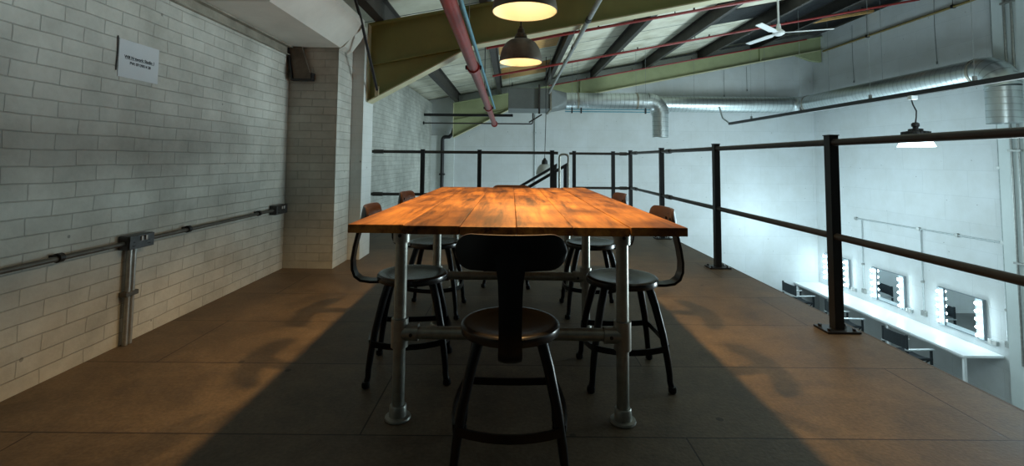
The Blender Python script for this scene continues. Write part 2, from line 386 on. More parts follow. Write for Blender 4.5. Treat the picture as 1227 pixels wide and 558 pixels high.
# ------------------------------------------------------------------ roof steel
for px, lab in ((-1.40, 'dark purlin running along the roof above the eaves box on the left'), (-.31, 'dark purlin running along the roof above the red main pipe'),
                (.88, 'dark purlin running along the roof just right of the pendant lamps'), (2.05, 'dark purlin along the roof, first to the right of the long grey conduit'),
                (3.42, 'dark purlin along the roof, second to the right of the long grey conduit'), (4.87, 'dark purlin along the roof directly above the ceiling fan'),
                (6.25, 'dark purlin along the roof nearest the right wall')):
    bm = BM(); z = roofz(px)
    h = PUR
    pts = [(px-.045, z-.009), (px+.045, z+.009), (px+.045, z+.02), (px+.006, z+.015), (px+.006, z+h-.012), (px+.05, z+h-.006), (px+.05, z+h+.008), (px-.045, z+h-.012), (px-.045, z+h-.024), (px-.006, z+h-.02), (px-.006, z+.012), (px-.045, z+.006)]
    prism(bm, pts, 'y', Y0, YB-.01)
    tag(base(obj('roof_purlin', bm, M['purlin'])), lab, 'beam', 'dark purlins under the roof')

def rafter(y, label, m, medge, x0, x1, hb, hx, d=.42):
    """portal rafter with a haunch at its left end; hb = haunch bottom, hx = where the haunch dies out"""
    t = thing('steel_rafter', label, 'beam', (x0, y, hb))
    top = lambda x: roofz(x)-.004
    bot = lambda x: 2.72+.2*x-d
    w = BM()
    prism(w, [(x0, top(x0)-.012), (x0, bot(x0)), (hx, bot(hx)), (x1, bot(x1)), (x1, top(x1)-.012)], 'y', y-.006, y+.006)
    obj('web', w, m, t)
    hg = BM(); prism(hg, [(x0, bot(x0)-.012), (x0, hb), (hx, bot(hx)-.012)], 'y', y-.006, y+.006)
    obj('haunch_web', hg, m, t)
    def flange(name, xa, za, xb, zb, mm, th=.014, wd=.09):
        f = BM(); prism(f, [(xa, za), (xb, zb), (xb, zb-th), (xa, za-th)], 'y', y-wd, y+wd); obj(name, f, mm, t)
    flange('top_flange', x0, top(x0), x1, top(x1), m)
    flange('middle_flange', x0, bot(x0), hx, bot(hx), m, wd=.05)
    flange('bottom_flange', hx, bot(hx), x1, bot(x1), medge)
    flange('haunch_flange', x0, hb, hx, bot(hx), medge)
    e = BM(); box(e, x0-.014, x0, y-.09, y+.09, hb, top(x0)); obj('end_plate', e, medge, t)
    return t
rafter(5.0, 'large olive green steel roof beam with a deep haunch over the left pier', M['olive'], M['olive_edge'], -1.506, XR-.001, 1.61, -.40)
ft = rafter(12.05, 'pale green steel roof beam along the back wall', M['olive_light'], M['olive_edge'], -1.48, XR-.001, 1.56, -.05)
bm = BM(); prism(bm, [(XR-.02, 2.28+.2*XR), (7.25, 2.28+.2*7.25), (7.6, 3.60), (XR-.02, 3.56)], 'y', 12.0, 12.1); obj('knee_bracket', bm, M['olive_light'], ft)
for x in (1.72, 6.3): obj('stiffener', mk(box, x, x+.03, 11.97, 12.13, 2.30+.2*x+.01, roofz(x)-.02), M['olive_light'], ft)

# fly brace from the eaves purlin to the haunch
br = thing('knee_brace', 'thin dark steel brace slanting from the eaves down to the olive haunch', 'brace', (-1.42, 4.93, 1.70))
obj('brace_rod', mk(tube, [(-1.36, 3.7, 2.62), (-1.40, 4.3, 2.30), (-1.40, 4.888, 1.72)], .014, 8), M['black'], br, True)
obj('brace_cleat', mk(box, -1.425, -1.385, 4.895, 4.9105, 1.66, 1.76), M['olive_edge'], br)

# lining patches between the purlins
def patch(name, x0, x1, y0, y1, m, label, cat, dz=.006):
    bm = BM(); a = [(x0, roofz(x0)+PUR-dz), (x1, roofz(x1)+PUR-dz), (x1, roofz(x1)+PUR-dz-.012), (x0, roofz(x0)+PUR-dz-.012)]
    prism(bm, a, 'y', y0, y1)
    tag(base(obj(name, bm, m)), label, cat)
patch('plywood_sheet', -.24, .80, 7.0, 8.6, M['ply'], 'orange brown plywood lining sheet in the roof bay above the lamps, nearer one', 'plywood')
patch('plywood_sheet', -.24, .80, 9.9, 11.2, M['ply'], 'orange brown plywood lining sheet in the roof bay above the duct box, farther one', 'plywood')
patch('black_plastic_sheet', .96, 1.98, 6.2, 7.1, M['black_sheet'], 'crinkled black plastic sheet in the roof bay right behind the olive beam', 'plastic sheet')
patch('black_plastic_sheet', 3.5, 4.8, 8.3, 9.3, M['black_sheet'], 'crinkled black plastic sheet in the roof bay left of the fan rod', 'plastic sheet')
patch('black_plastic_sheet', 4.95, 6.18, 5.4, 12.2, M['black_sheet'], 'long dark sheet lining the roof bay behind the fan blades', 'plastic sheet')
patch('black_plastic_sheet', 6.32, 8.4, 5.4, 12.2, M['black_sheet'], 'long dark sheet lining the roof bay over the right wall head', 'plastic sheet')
for i, (xa, ya, lab) in enumerate(((7.0, 8.4, 'nearer'), (7.0, 10.2, 'farther'))):
    bm = BM(); prism(bm, [(6.3, roofz(6.3)+.08), (7.88, roofz(7.88)+.08), (7.88, roofz(7.88)+.13), (6.3, roofz(6.3)+.13)], 'y', ya, ya+.1)
    tag(base(obj('timber_noggin', bm, M['ply'])), 'pale timber batten in the dark gap over the right wall, %s of the two' % lab, 'batten', 'timber battens over the right wall')

# ------------------------------------------------------------------ roof services
t = thing('water_main', 'thick dull red pipe running overhead from the camera toward the back wall', 'pipe', (-.41, 2., 1.75))
obj('pipe_run', mk(tube, [(-.41, .5, 2.075), (-.41, 11.0, 1.835)], .052, 20), M['red'], t, True)
for y in (4.95, 8.2):
    z = 2.075-.24*(y-.5)/10.5
    obj('coupling', mk(tube, [(-.41, y-.05, z+.001), (-.41, y+.05, z-.001)], .068, 20), M['red_thin'], t, True)
    bm = BM(); box(bm, -.41-.085, -.41-.06, y-.03, y+.03, z-.02, z+.02, .004); box(bm, -.41+.06, -.41+.085, y-.03, y+.03, z-.02, z+.02, .004)
    obj('coupling_bolt', bm, M['black'], t)
obj('end_cap', mk(tube, [(-.41, 10.98, 1.836), (-.41, 11.06, 1.834)], .075, 20), M['red_thin'], t, True)
for y in (3.6, 7.0): 
    z = 2.075-.24*(y-.5)/10.5
    obj('hanger_rod', mk(tube, [(-.41, y, z+.05), (-.41, y, roofz(-.41)+PUR)], .007, 6), M['black'], t)
t = thing('thin_blue_pipe', 'thin turquoise pipe running overhead beside the red main', 'pipe', (-.37, 2, 2.0))
obj('pipe_run', mk(tube, [(-.365, .5, 2.13), (-.365, 9.9, 2.075)], .018, 12), M['blue'], t, True)
for y in (3.9, 8.0): obj('hanger_rod', mk(tube, [(-.365, y, 2.11), (-.365, y, roofz(-.365)+PUR-.02)], .003, 6), M['wire'], t)
t = thing('overhead_conduit', 'long grey steel conduit with black straps running overhead right of the lamps', 'conduit', (.74, 3, 2.3))
obj('pipe_run', mk(tube, [(.745, .5, 2.415), (.745, 9.6, 2.37)], .024, 12), M['conduit'], t, True)
for y in (4.6, 5.75, 6.6, 7.9): obj('strap', mk(tube, [(.745, y-.05, 2.395), (.745, y+.05, 2.394)], .029, 12), M['black'], t, True)
for y in (5.7, 9.3): obj('hanger_rod', mk(tube, [(.745, y, 2.39), (.745, y, roofz(.745)+PUR-.02)], .003, 6), M['wire'], t)
def sprinkler(y, off, x0, x1, label, heads, r=.02):
    t = thing('sprinkler_pipe', label, 'pipe', ((x0+x1)/2, y, roofz(x0)+off), 'thin red sprinkler pipes under the roof')
    obj('pipe_run', mk(tube, [(x0, y, roofz(x0)+off), (x1, y, roofz(x1)+off)], r, 10), M['red_thin'], t, True)
    for x in heads:
        z = roofz(x)+off
        bm = BM(); tube(bm, [(x, y, z+r-.004), (x, y, z+.05)], .007, 8); tube(bm, [(x, y, z+.05), (x, y, z+.054)], .014, 10)
        obj('sprinkler_head', bm, M['black'], t, True)
        zc = roofz(x+.26)+off; obj('pipe_clip', mk(box, x+.25, x+.268, y-.012, y+.012, zc-.005, zc+.05), M['black'], t)
sprinkler(6.35, -.14, -.36, 7.4, 'thin red sprinkler pipe just behind the olive beam, nearest of the three', (.9, 2.2, 3.6, 5.2))
sprinkler(8.5, -.14, -.36, 7.4, 'thin red sprinkler pipe crossing the middle of the roof, below the fan rod', (.7, 2.0, 3.3, 4.7, 6.1))
sprinkler(11.82, -.03, .9, 7.4, 'thin dark red sprinkler pipe along the top of the back green beam', (1.6, 3.0, 4.5), .018)

# cable trunking above the back left corner and the thin pipe under it
t = thing('wall_strut', 'black horizontal strut reaching from the left wall to the duct box', 'strut', (-1, 11.3, 2.05))
bm = BM(); prism(bm, [(11.26, 2.03), (11.34, 2.03), (11.34, 2.09), (11.33, 2.09), (11.33, 2.04), (11.27, 2.04), (11.27, 2.09), (11.26, 2.09)], 'x', XL+.002, .02); obj('channel', bm, M['black'], t)
obj('hanger_rod', mk(tube, [(-.02, 11.3, 2.03), (-.02, 11.3, roofz(0)+PUR-.02)], .003, 6), M['wire'], t)
t = thing('thin_cross_pipe', 'thin dark pipe running across under the strut and up to the duct box', 'pipe', (-1, 11.2, 1.86))
obj('pipe_run', mk(tube, [(XL+.002, 11.2, 1.855), (.44, 11.2, 1.855)] + arc((.44, 11.2, 1.905), .05, -PI/2, 0, 5, (1, 0, 0), (0, 0, 1))[1:] + [(.49, 11.2, 2.3)], .016, 8), M['rail'], t, True)
obj('pipe_bracket', mk(box, XL+.002, XL+.03, 11.16, 11.24, 1.82, 1.89), M['black'], t)
t = thing('downpipe', 'black downpipe with an elbow on the back wall below the green haunch', 'pipe', (-1.78, 12.2, ZF))
obj('pipe_run', mk(tube, [(-1.79, 12.27, ZF), (-1.79, 12.27, 1.50)] + arc((-1.71, 12.27, 1.50), .08, PI, PI/2, 5, (1, 0, 0), (0, 0, 1))[1:] + [(-1.62, 12.27, 1.58), (-1.54, 12.27, 1.66), (-1.50, 12.27, 1.80)], .047, 12), M['black'], t, True)
for z in (-1.4, .6): obj('pipe_bracket', mk(box, -1.86, -1.72, 12.21, 12.335, z, z+.04), M['black'], t)
t = thing('back_wall_conduit', 'thin pale vertical conduit on the back wall left of the hanging grey pendant', 'conduit', (.6, YB-.02, ZF))
obj('pipe_run', mk(tube, [(.6, YB-.025, ZF), (.6, YB-.025, 2.55)], .018, 8), M['conduit_w'], t, True)
for z in (.3, 1.7): obj('saddle', mk(box, .565, .635, YB-.05, YB-.001, z, z+.03), M['conduit_w'], t)

# ------------------------------------------------------------------ ventilation
t = thing('duct_box', 'grey sheet metal ventilation box hung at the left end of the duct', 'ventilation box', (.4, 10.5, 2.09))
bm = BM(); box(bm, -.085, .80, 10.02, 11.0, 2.09, 2.53, .006); obj('casing', bm, M['duct'], t)
bm = BM(); box(bm, .80, .835, 9.99, 11.03, 2.06, 2.56); obj('flange', bm, M['galv_dark'], t)
bm = BM()
sq = [bm.verts.new(p) for p in ((.835, 10.06, 2.10), (.835, 10.96, 2.10), (.835, 10.96, 2.52), (.835, 10.06, 2.52))]
n = 24; ring = [bm.verts.new((1.19, 10.5+.188*math.cos(2*PI*k/n - 3*PI/4), 2.32+.188*math.sin(2*PI*k/n - 3*PI/4))) for k in range(n)]
for q in range(4):
    a = sq[q]; b = sq[(q+1) % 4]
    for k in range(6): bm.faces.new((a if k < 3 else b, ring[q*6+k], ring[(q*6+k+1) % n]))
    bm.faces.new((a, b, ring[q*6+3]))
obj('transition', bm, M['duct'], t)
bm = BM(); box(bm, .55, .59, 9.96, 10.0, 1.98, 2.6); box(bm, .28, .60, 9.955, 9.995, 1.93, 1.96, mtx=Matrix.Translation((.58, 9.98, 2.0)) @ Matrix.Rotation(R(-32), 4, 'Y') @ Matrix.Translation((-.58, -9.98, -2.0)))
obj('support_bracket', bm, M['rail'], t)
for x in (-.06, .78): obj('hanger_rod', mk(tube, [(x, 10.06, 2.53), (x, 10.06, roofz(x)+PUR-.02)], .003, 6), M['wire'], t)

t = thing('spiral_duct', 'silver spiral duct ending in a downward elbow in front of the back wall', 'duct', (2.2, 10.5, 1.52))
obj('duct_run', mk(tube, [(1.19+.2*i, 10.5, 2.32) for i in range(10)] + [(3.0, 10.5, 2.32)], .186, 28, True, True), M['spiral'], t, True)
el = arc((3.0, 10.5, 2.04), .28, PI/2, 0, 8, (1, 0, 0), (0, 0, 1))
obj('elbow', mk(tube, el, .19, 28, True, True), M['spiral'], t, True)
bm = BM(); tube(bm, [(3.28, 10.5, 2.04), (3.28, 10.5, 1.8), (3.28, 10.5, 1.53)], .172, 28, False, True)
obj('outlet', bm, M['spiral'], t, True)
for x in (1.45, 2.75): obj('band', mk(tube, [(x-.02, 10.5, 2.32), (x+.02, 10.5, 2.32)], .194, 28), M['galv_dark'], t, True)
for x in (1.45, 2.75): obj('hanger_rod', mk(tube, [(x, 10.5, 2.5), (x, 10.5, roofz(x)+PUR-.02)], .003, 6), M['wire'], t)

t = thing('spiral_duct', 'long silver spiral duct along the back wall and right wall, turning down near the camera', 'duct', (7.45, 9.5, 1.6))
zc = 2.462; yd = 12.12
# thing centred in front of the far rafter: the run along the back wall passes below it
obj('duct_run', mk(tube, [(3.55+.35*i, yd, zc) for i in range(11)] + [(7.1, yd, zc)], .205, 28, True, True), M['spiral'], t, True)
el = arc((7.1, yd-.28, zc), .28, PI/2, 0, 8, (1, 0, 0), (0, 1, 0))
obj('elbow', mk(tube, el, .21, 28, True, True), M['spiral'], t, True)
obj('duct_run', mk(tube, [(7.38, 11.84-.4*i, zc) for i in range(11)] + [(7.38, 7.4, zc)], .205, 28, True, True), M['spiral'], t, True)
el = arc((7.38, 7.4, zc-.30), .30, PI/2, PI, 6, (0, 1, 0), (0, 0, 1))
obj('elbow', mk(tube, el, .212, 28, True, True), M['spiral'], t, True)
obj('outlet', mk(tube, [(7.38, 7.1, zc-.30), (7.38, 7.1, 1.9), (7.38, 7.1, 1.62)], .205, 28, False, True), M['spiral'], t, True)
for y in (11.75, 7.46): obj('band', mk(tube, [(7.38, y-.02, zc), (7.38, y+.02, zc)], .214, 28), M['galv_dark'], t, True)
for y in (11.0, 9.4): obj('hanger_rod', mk(tube, [(7.38, y, zc+.2), (7.38, y, roofz(7.38)+PUR-.02)], .003, 6), M['wire'], t)
for x in (4.6, 6.4): obj('hanger_rod', mk(tube, [(x, yd-.16, zc+.12), (x, yd-.16, roofz(x)+PUR-.02)], .003, 6), M['wire'], t)
t = thing('thin_pipe_pair', 'pair of thin pale blue pipes running just under the nearer duct', 'pipe', (2.2, 10.3, 2.0))
for z in (2.115, 2.065): obj('pipe_run', mk(tube, [(1.15, 10.3, z), (3.0, 10.3, z)], .013, 8), M['blue'], t, True)
bm = BM()
for x in (1.3, 1.5, 2.9): box(bm, x-.012, x+.012, 10.27, 10.33, 2.03, 2.15); 
obj('pipe_clip', bm, M['black'], t)
for x in (1.3, 2.9): obj('hanger_rod', mk(tube, [(x, 10.28, 2.1), (x, 10.28, roofz(x)+PUR-.02)], .003, 6), M['wire'], t)

# ceiling fan
fx, fy, fz = 4.31, 7.6, 3.10
t = thing('ceiling_fan', 'white three bladed ceiling fan on a long rod under the roof', 'fan', (fx, fy, fz-.1))
bm = BM(); tube(bm, [(fx, fy, fz+.05), (fx, fy, roofz(fx)+PUR)], .016, 10); obj('rod', bm, M['white_plastic'], t, True)
bm = BM(); lathe(bm, [(0, -.05), (.05, -.045), (.085, -.02), (.09, .01), (.07, .035), (.04, .06), (.03, .14), (0, .145)], (fx, fy, fz), 24); obj('motor_housing', bm, M['white_plastic'], t, True)
for a in (-20, 100, 220):
    mt = Matrix.Translation((fx, fy, fz)) @ Matrix.Rotation(R(a), 4, 'Z')
    bm = BM()
    pts = [(.07, -.03), (.16, -.04), (.22, -.062), (.74, -.05), (.76, -.04), (.76, .04), (.74, .05), (.22, .045), (.16, .03), (.07, .025)]
    vs = prism(bm, pts, 'z', -.006, .004)
    bmesh.ops.transform(bm, matrix=mt @ Matrix.Rotation(R(10), 4, 'X'), verts=vs)
    obj('blade', bm, M['white_plastic'], t)

# black lighting trunking over the hall with its high bay lamp
t = thing('lighting_trunking', 'long black lighting track hung on thin wires below the silver duct', 'lighting track', (5, 8, 1.85))
bm = BM(); box(bm, 4.97, 5.03, .8, 10.9, 1.85, 1.905); obj('track', bm, M['black'], t)
obj('end_bracket', mk(tube, [(5.0, 10.86, 1.87), (4.93, 11.1, 2.02), (4.90, 11.2, 2.3)], .018, 8), M['conduit_w'], t, True)
for y in (9.9, 8.2, 6.6, 5.1):
    bm = BM(); tube(bm, [(5, y, 1.9), (5, y, roofz(5)+PUR-.02)], .002, 5); tube(bm, [(5, y, 1.9), (5, y, 1.96)], .022, 8); obj('hanger_wire', bm, M['wire'], t)
hx, hy = 5.0, 5.88
def highbay(hx, hy, label, top=1.85):
    t = thing('high_bay_light', label, 'lamp', (hx, hy, 1.2))
    bm = BM(); lathe(bm, [(0, .36), (.03, .36), (.05, .34), (.05, .30), (.035, .29), (.035, .27), (.09, .262), (.09, .235), (.155, .225), (.165, .205), (.165, .17), (.15, .16), (0, .16)], (hx, hy, 1.2), 32)
    for k in range(20):
        box(bm, .09, .175, -.005, .005, .172, .222, mtx=Matrix.Translation((hx, hy, 1.2)) @ Matrix.Rotation(2*PI*k/20, 4, 'Z'))
    hs = obj('heat_sink', bm, M['black'], t, True)
    bm = BM(); lathe(bm, [(.150, .162), (.152, .15), (.225, .0), (.218, .0), (.146, .148)], (hx, hy, 1.2), 40); obj('prismatic_skirt', bm, M['skirt'], t, True)
    bm = BM(); lathe(bm, [(0, .156), (.135, .156), (.135, .145), (0, .14)], (hx, hy, 1.2), 32); obj('lens', bm, M['highbay_lens'], t, True)
    bm = BM(); tube(bm, [(hx, hy, 1.50), (hx+.015, hy, 1.58), (hx+.02, hy, 1.66), (hx-.02, hy, 1.74), (hx-.035, hy, 1.80)], .008, 8); obj('hook_cable', bm, M['black'], t, True)
    bm = BM(); box(bm, hx-.06, hx+.02, hy-.03, hy+.03, 1.80, 1.85, .004); obj('track_plug', bm, M['white_plastic'], t)
    for ch in t.children:
        if ch.name.split('.')[0] in ('heat_sink', 'prismatic_skirt', 'lens'):
            ch.data.transform(Matrix.Translation((0, 0, .30)) @ Matrix.Scale(.84, 4) @ Matrix.Translation((0, 0, -.34)))
hb = highbay(5.0, 5.88, 'black finned high bay lamp with glowing white skirt hanging over the hall')

# grey pendant in the hall behind the stair
t = thing('hall_pendant', 'small unlit grey dome pendant on a black cord behind the stair rails', 'lamp', (.66, 9.55, .72))
bm = BM(); lathe(bm, [(.17, 0), (.172, .012), (.165, .07), (.14, .14), (.10, .19), (.055, .21), (.05, .205), (.095, .18), (.135, .13), (.158, .07), (.163, .012)], (.66, 9.55, .72), 32); obj('shade', bm, M['pendant_grey'], t, True)
bm = BM(); lathe(bm, [(0, .33), (.02, .33), (.03, .30), (.055, .28), (.065, .20), (0, .20)], (.66, 9.55, .72), 20); obj('lamp_holder', bm, M['black'], t, True)
obj('cord', mk(tube, [(.66, 9.55, 1.04), (.68, 9.55, 1.85), (.68, 9.55, roofz(.68)+PUR)], .008, 6), M['black'], t)

# gas pipe high on the right wall
t = thing('gas_pipe', 'thin yellow pipe running along the upper right wall', 'pipe', (7.86, 9, 3.8))
obj('pipe_run', mk(tube, [(7.86, 11.9, 3.815), (7.86, 7.82, 3.803)], .022, 10), M['yellow'], t, True)
for y in (8.35, 10.4): 
    bm = BM(); tube(bm, [(7.86, y, 3.81), (7.86, y, 4.29)], .005, 6); box(bm, 7.83, 7.899, y-.02, y+.02, 3.78, 3.84); obj('pipe_clip', bm, M['black'], t)

# thin pull wires hanging on the far walls
for x, y, z0, z1, lab in ((7.892, 10.9, 2.9, 4.2, 'thin loose wire hanging down the right wall left of the duct hanger'), (7.892, 8.75, 2.9, 4.25, 'thin loose wire hanging down the right wall beside the yellow pipe clip'),
                     (5.55, 12.37, 2.75, 3.4, 'thin loose wire with a dark tip on the back wall below the green beam'), (6.15, 12.37, 2.9, 3.5, 'thin loose wire on the back wall left of the corner bracket')):
    bm = BM(); tube(bm, [(x, y, z1), (x, y+.02 if x > 7 else y, (z0+z1)/2), (x, y, z0)], .004, 5); tube(bm, [(x, y, z0), (x, y, z0-.05)], .014, 6)
    tag(base(obj('hanging_wire', bm, M['wire'])), lab, 'wire', 'loose wires on the far walls')

# ------------------------------------------------------------------ left wall fittings
t = thing('wall_conduit', 'dark steel conduit running along the left brick wall between two socket boxes', 'conduit', (XL+.03, 2.6, 0))
xc = XL+.032
obj('pipe_run', mk(tube, [(xc, .5, .535), (xc, 2.57, .548)], .0125, 10), M['conduit_d'], t, True)
obj('pipe_run', mk(tube, [(xc, 2.745, .549), (xc, 4.16, .556)], .0125, 10), M['conduit_d'], t, True)
for y in (2.21, 3.08, 3.93, 1.4): 
    bm = BM(); tube(bm, [(xc, y-.012, .538+.005*y), (xc, y+.012, .538+.005*y)], .022, 12); box(bm, XL+.001, xc, y-.018, y+.018, .52+.005*y, .552+.005*y); obj('saddle', bm, M['black'], t, True)
for y in (2.622, 2.652):
    obj('drop_pipe', mk(tube, [(xc-.004, y, .002), (xc-.004, y, .515)], .0135, 10), M['conduit'], t, True)
bm = BM(); box(bm, XL+.001, xc+.014, 2.595, 2.68, .26, .285, .003); obj('saddle', bm, M['conduit_d'], t)
def socket(y0, y1, z0, z1, label):
    t = thing('socket_box', label, 'socket', (XL+.03, (y0+y1)/2, z0), 'metal sockets on the left wall')
    bm = BM(); box(bm, XL+.002, XL+.062, y0, y1, z0, z1, .005); obj('back_box', bm, M['box_metal'], t)
    bm = BM(); box(bm, XL+.0622, XL+.068, y0+.002, y1-.002, z0+.002, z1-.002, .002); obj('face_plate', bm, M['box_metal'], t)
    w = y1-y0
    for f in (.42, .60):
        bm = BM(); box(bm, XL+.0682, XL+.074, y0+w*f, y0+w*(f+.07), z1-.034, z1-.010, .001); obj('rocker_switch', bm, M['switch_white'], t)
    bm = BM()
    for f in (.18, .78):
        for a, b in ((0, .013), (-.035, -.012), (.035, -.012)):
            box(bm, XL+.0682, XL+.0695, y0+w*(f+a)-.004, y0+w*(f+a)+.004, (z0+z1)/2-.012+b*.8, (z0+z1)/2-.006+b*.8)
    obj('pin_hole', bm, M['ink'], t)
socket(2.57, 2.745, .512, .588, 'metal double socket on the left wall above the vertical drop pipe')
socket(4.16, 4.36, .515, .595, 'metal double socket at the far end of the left wall conduit')

# paper notice
t = thing('paper_notice', 'white paper notice with two lines of black print taped to the left brick wall', 'notice', (XL+.004, 2.65, 1.44))
bm = BM(); box(bm, XL+.0003, XL+.003, 2.505, 2.79, 1.44, 1.645); obj('sheet', bm, M['paper'], t)
def text(body, y, z, size, parent, name='printed_text', spc=1.0, shear=0):
    cu = bpy.data.curves.new(name, 'FONT'); cu.body = body; cu.size = size; cu.align_x = 'CENTER'; cu.offset = .0011; cu.space_character = spc
    to = bpy.data.objects.new(name, cu); COL.objects.link(to)
    dg = bpy.context.evaluated_depsgraph_get(); me = bpy.data.meshes.new_from_object(to.evaluated_get(dg))
    bpy.data.objects.remove(to)
    me.transform(Matrix(((0, 0, 1, XL+.0034), (1, 0, 0, y), (0, 1, 0, z), (0, 0, 0, 1))))
    me.transform(Matrix.Translation(-OFF[parent])); me.materials.clear(); me.materials.append(M['ink'])
    o = bpy.data.objects.new(name, me); COL.objects.link(o); o.parent = parent; OFF[o] = OFF[parent]
text('Wifi Network: Studio 1', 2.650, 1.547, .0225, t)
text('PW: 07139514 28', 2.655, 1.517, .0205, t)
bm = BM(); box(bm, XL+.0031, XL+.0035, 2.545, 2.755, 1.5425, 1.5445); obj('underline', bm, M['ink'], t)
# dark strip on the wall beside the notice
bm = BM(); tube(bm, [(XL+.004, 2.492, 1.47), (XL+.004, 2.496, 1.56), (XL+.004, 2.494, 1.655)], .003, 5)
tag(base(obj('tape_edge', bm, M['rail'])), 'thin dark strip down the left edge of the paper notice', 'tape')

# gutter outlet plate over the pier
t = thing('gutter_outlet', 'stained brown metal plate slanting down from the eaves box onto the pier', 'metal plate', (-1.97, 4.38, 1.73))
bm = BM(); prism(bm, [(-2.085, 2.048), (-1.97, 2.048), (-1.92, 1.90), (-1.87, 1.745), (-2.035, 1.745)], 'y', 4.385, 4.43); obj('plate', bm, M['rust'], t)
bm = BM(); prism(bm, [(-2.098, 2.048), (-2.086, 2.048), (-2.036, 1.745), (-2.048, 1.745)], 'y', 4.365, 4.43); box(bm, -2.055, -1.86, 4.365, 4.435, 1.730, 1.7445); box(bm, -1.868, -1.855, 4.365, 4.435, 1.745, 1.80); obj('rim', bm, M['black'], t)

# ------------------------------------------------------------------ railings
def post(t, x, y, ztop=1.185, zb=0.0, plate=True, w=.055):
    """channel-section post"""
    h = w/2; k = .009
    bm = BM(); prism(bm, [(x-h, y-h), (x+h, y-h), (x+h, y-h+k), (x-h+k, y-h+k), (x-h+k, y+h-k), (x+h, y+h-k), (x+h, y+h), (x-h, y+h)], 'z', zb, ztop-.006)
    o = obj('post', bm, M['black'], t)
    obj('post_cap', mk(box, x-h-.004, x+h+.004, y-h-.004, y+h+.004, ztop-.006, ztop), M['black'], o)
    if plate:
        obj('base_plate', mk(box, x-.10, x+.10, y-.07, y+.07, zb+.001, zb+.013, .002), M['black'], o)
        for a in (-.075, .075):
            for b in (-.045, .045): obj('bolt', mk(tube, [(x+a, y+b, zb+.013), (x+a, y+b, zb+.026)], .011, 6), M['black'], o)
ZT, ZL = 1.135, .562
def rail(t, a, b, r=.021): obj('rail', mk(tube, [a, b], r, 14), M['rail'], t, True)
def sleeve(t, a, b, r=.029): obj('sleeve', mk(tube, [a, b], r, 14), M['rail'], t, True)
XP = 1.98
t = thing('guard_railing', 'long black steel guard railing down the right edge of the floor', 'railing', (XP, 5, 0))
for y in (2.95, 4.62, 6.30, 7.95): post(t, XP, y)
post(t, XP, 1.28); post(t, XP, -.4)
for z in (ZT, ZL):
    rail(t, (XP, -1.0, z+.004), (XP, 7.95, z))
    for y in (6.10, 7.72): sleeve(t, (XP, y, z), (XP, y-.16, z))
t = thing('guard_railing', 'short black railing behind the stair head joining the right corner', 'railing', (1.5, 7.95, 0))
for x in (1.04, 1.69): post(t, x, 7.95, 1.165)
rail(t, (.96, 7.95, ZT-.012), (1.95, 7.95, ZT-.012)); rail(t, (1.04, 7.95, ZL-.008), (1.95, 7.95, ZL-.008))
for z in (ZT-.012, ZL-.008): sleeve(t, (1.80, 7.95, z), (1.92, 7.95, z))
t = thing('guard_railing', 'black railing across the back of the floor up to the left wall', 'railing', (-.7, 6.85, 0))
for x in (-1.27, -.46, .575): post(t, x, 6.80, 1.15)
for z in (1.112, .51):
    rail(t, (XL+.012, 6.80, z), (.66 if z > 1 else .575, 6.80, z))
    sleeve(t, (XL+.13, 6.80, z), (XL+.27, 6.80, z)); 
# hoop joining the two railings at the stair head
t = thing('stair_gate_hoop', 'grey tubular hoop standing at the stair head', 'railing', (.75, 7.0, 0))
z = 1.10
obj('hoop', mk(tube, [(.70, 6.98, .02), (.70, 6.98, z-.05)] + arc((.745, 6.98, z-.05), .045, PI, PI/2, 4, (1, 0, 0), (0, 0, 1))[1:] + arc((.785, 6.98, z-.05), .045, PI/2, 0, 4, (1, 0, 0), (0, 0, 1)) + [(.83, 6.98, .02)], .017, 12), M['galv'], t, True)
for x in (.70, .83): obj('base_plate', mk(lathe, [(0, .001), (.045, .001), (.045, .012), (.022, .016), (.02, .03), (0, .03)], (x, 6.98, 0), 16), M['galv'], t, True)

# staircase down to the hall
t = thing('staircase', 'black steel staircase with sloping handrails dropping away behind the back railing', 'staircase', (-.5, 7.4, ZF))
sx0, run, rise = .585, .30, .182
for k in range(1, 8):
    x = sx0 - run*k
    bm = BM(); box(bm, x, x+run+.02, 6.97, 7.86, -rise*k-.03, -rise*k); obj('tread', bm, M['black'], t)
zl = -rise*8
bm = BM(); box(bm, XL+.01, sx0-run*7-.005, 6.97, 7.86, zl-.05, zl); obj('landing', bm, M['black'], t)
for y in (6.94, 7.87):
    bm = BM(); prism(bm, [(sx0, -.02), (sx0, -.26), (sx0-run*7.6, -.26-rise*7.6), (sx0-run*7.6, -.02-rise*7.6)], 'y', y, y+.02); obj('stringer', bm, M['black'], t)
for x in (XL+.1, sx0-run*7-.1):
    for y in (7.0, 7.8): obj('support_post', mk(box, x-.03, x+.03, y-.03, y+.03, ZF, zl-.05), M['black'], t)
for y, xp, zp in ((7.12, .80, .955), (7.84, .715, .94)):
    bm = BM(); box(bm, xp-.025, xp+.025, y-.02, y+.02, .001, zp-.02); obj('handrail_post', bm, M['black'], t)
    bm = BM(); L_ = 2.3; sl = .60
    prism(bm, [(xp+.03, zp+.018), (xp+.03, zp-.032), (xp-L_, zp-.032-sl*L_), (xp-L_, zp+.018-sl*L_)], 'y', y-.022, y+.022); obj('handrail', bm, M['black'], t)
    xb = xp-2.2; bm = BM(); box(bm, xb-.02, xb+.02, y-.018, y+.018, -rise*7 if xb > sx0-run*7 else zl, zp-.02-sl*2.2); obj('handrail_post', bm, M['black'], t)

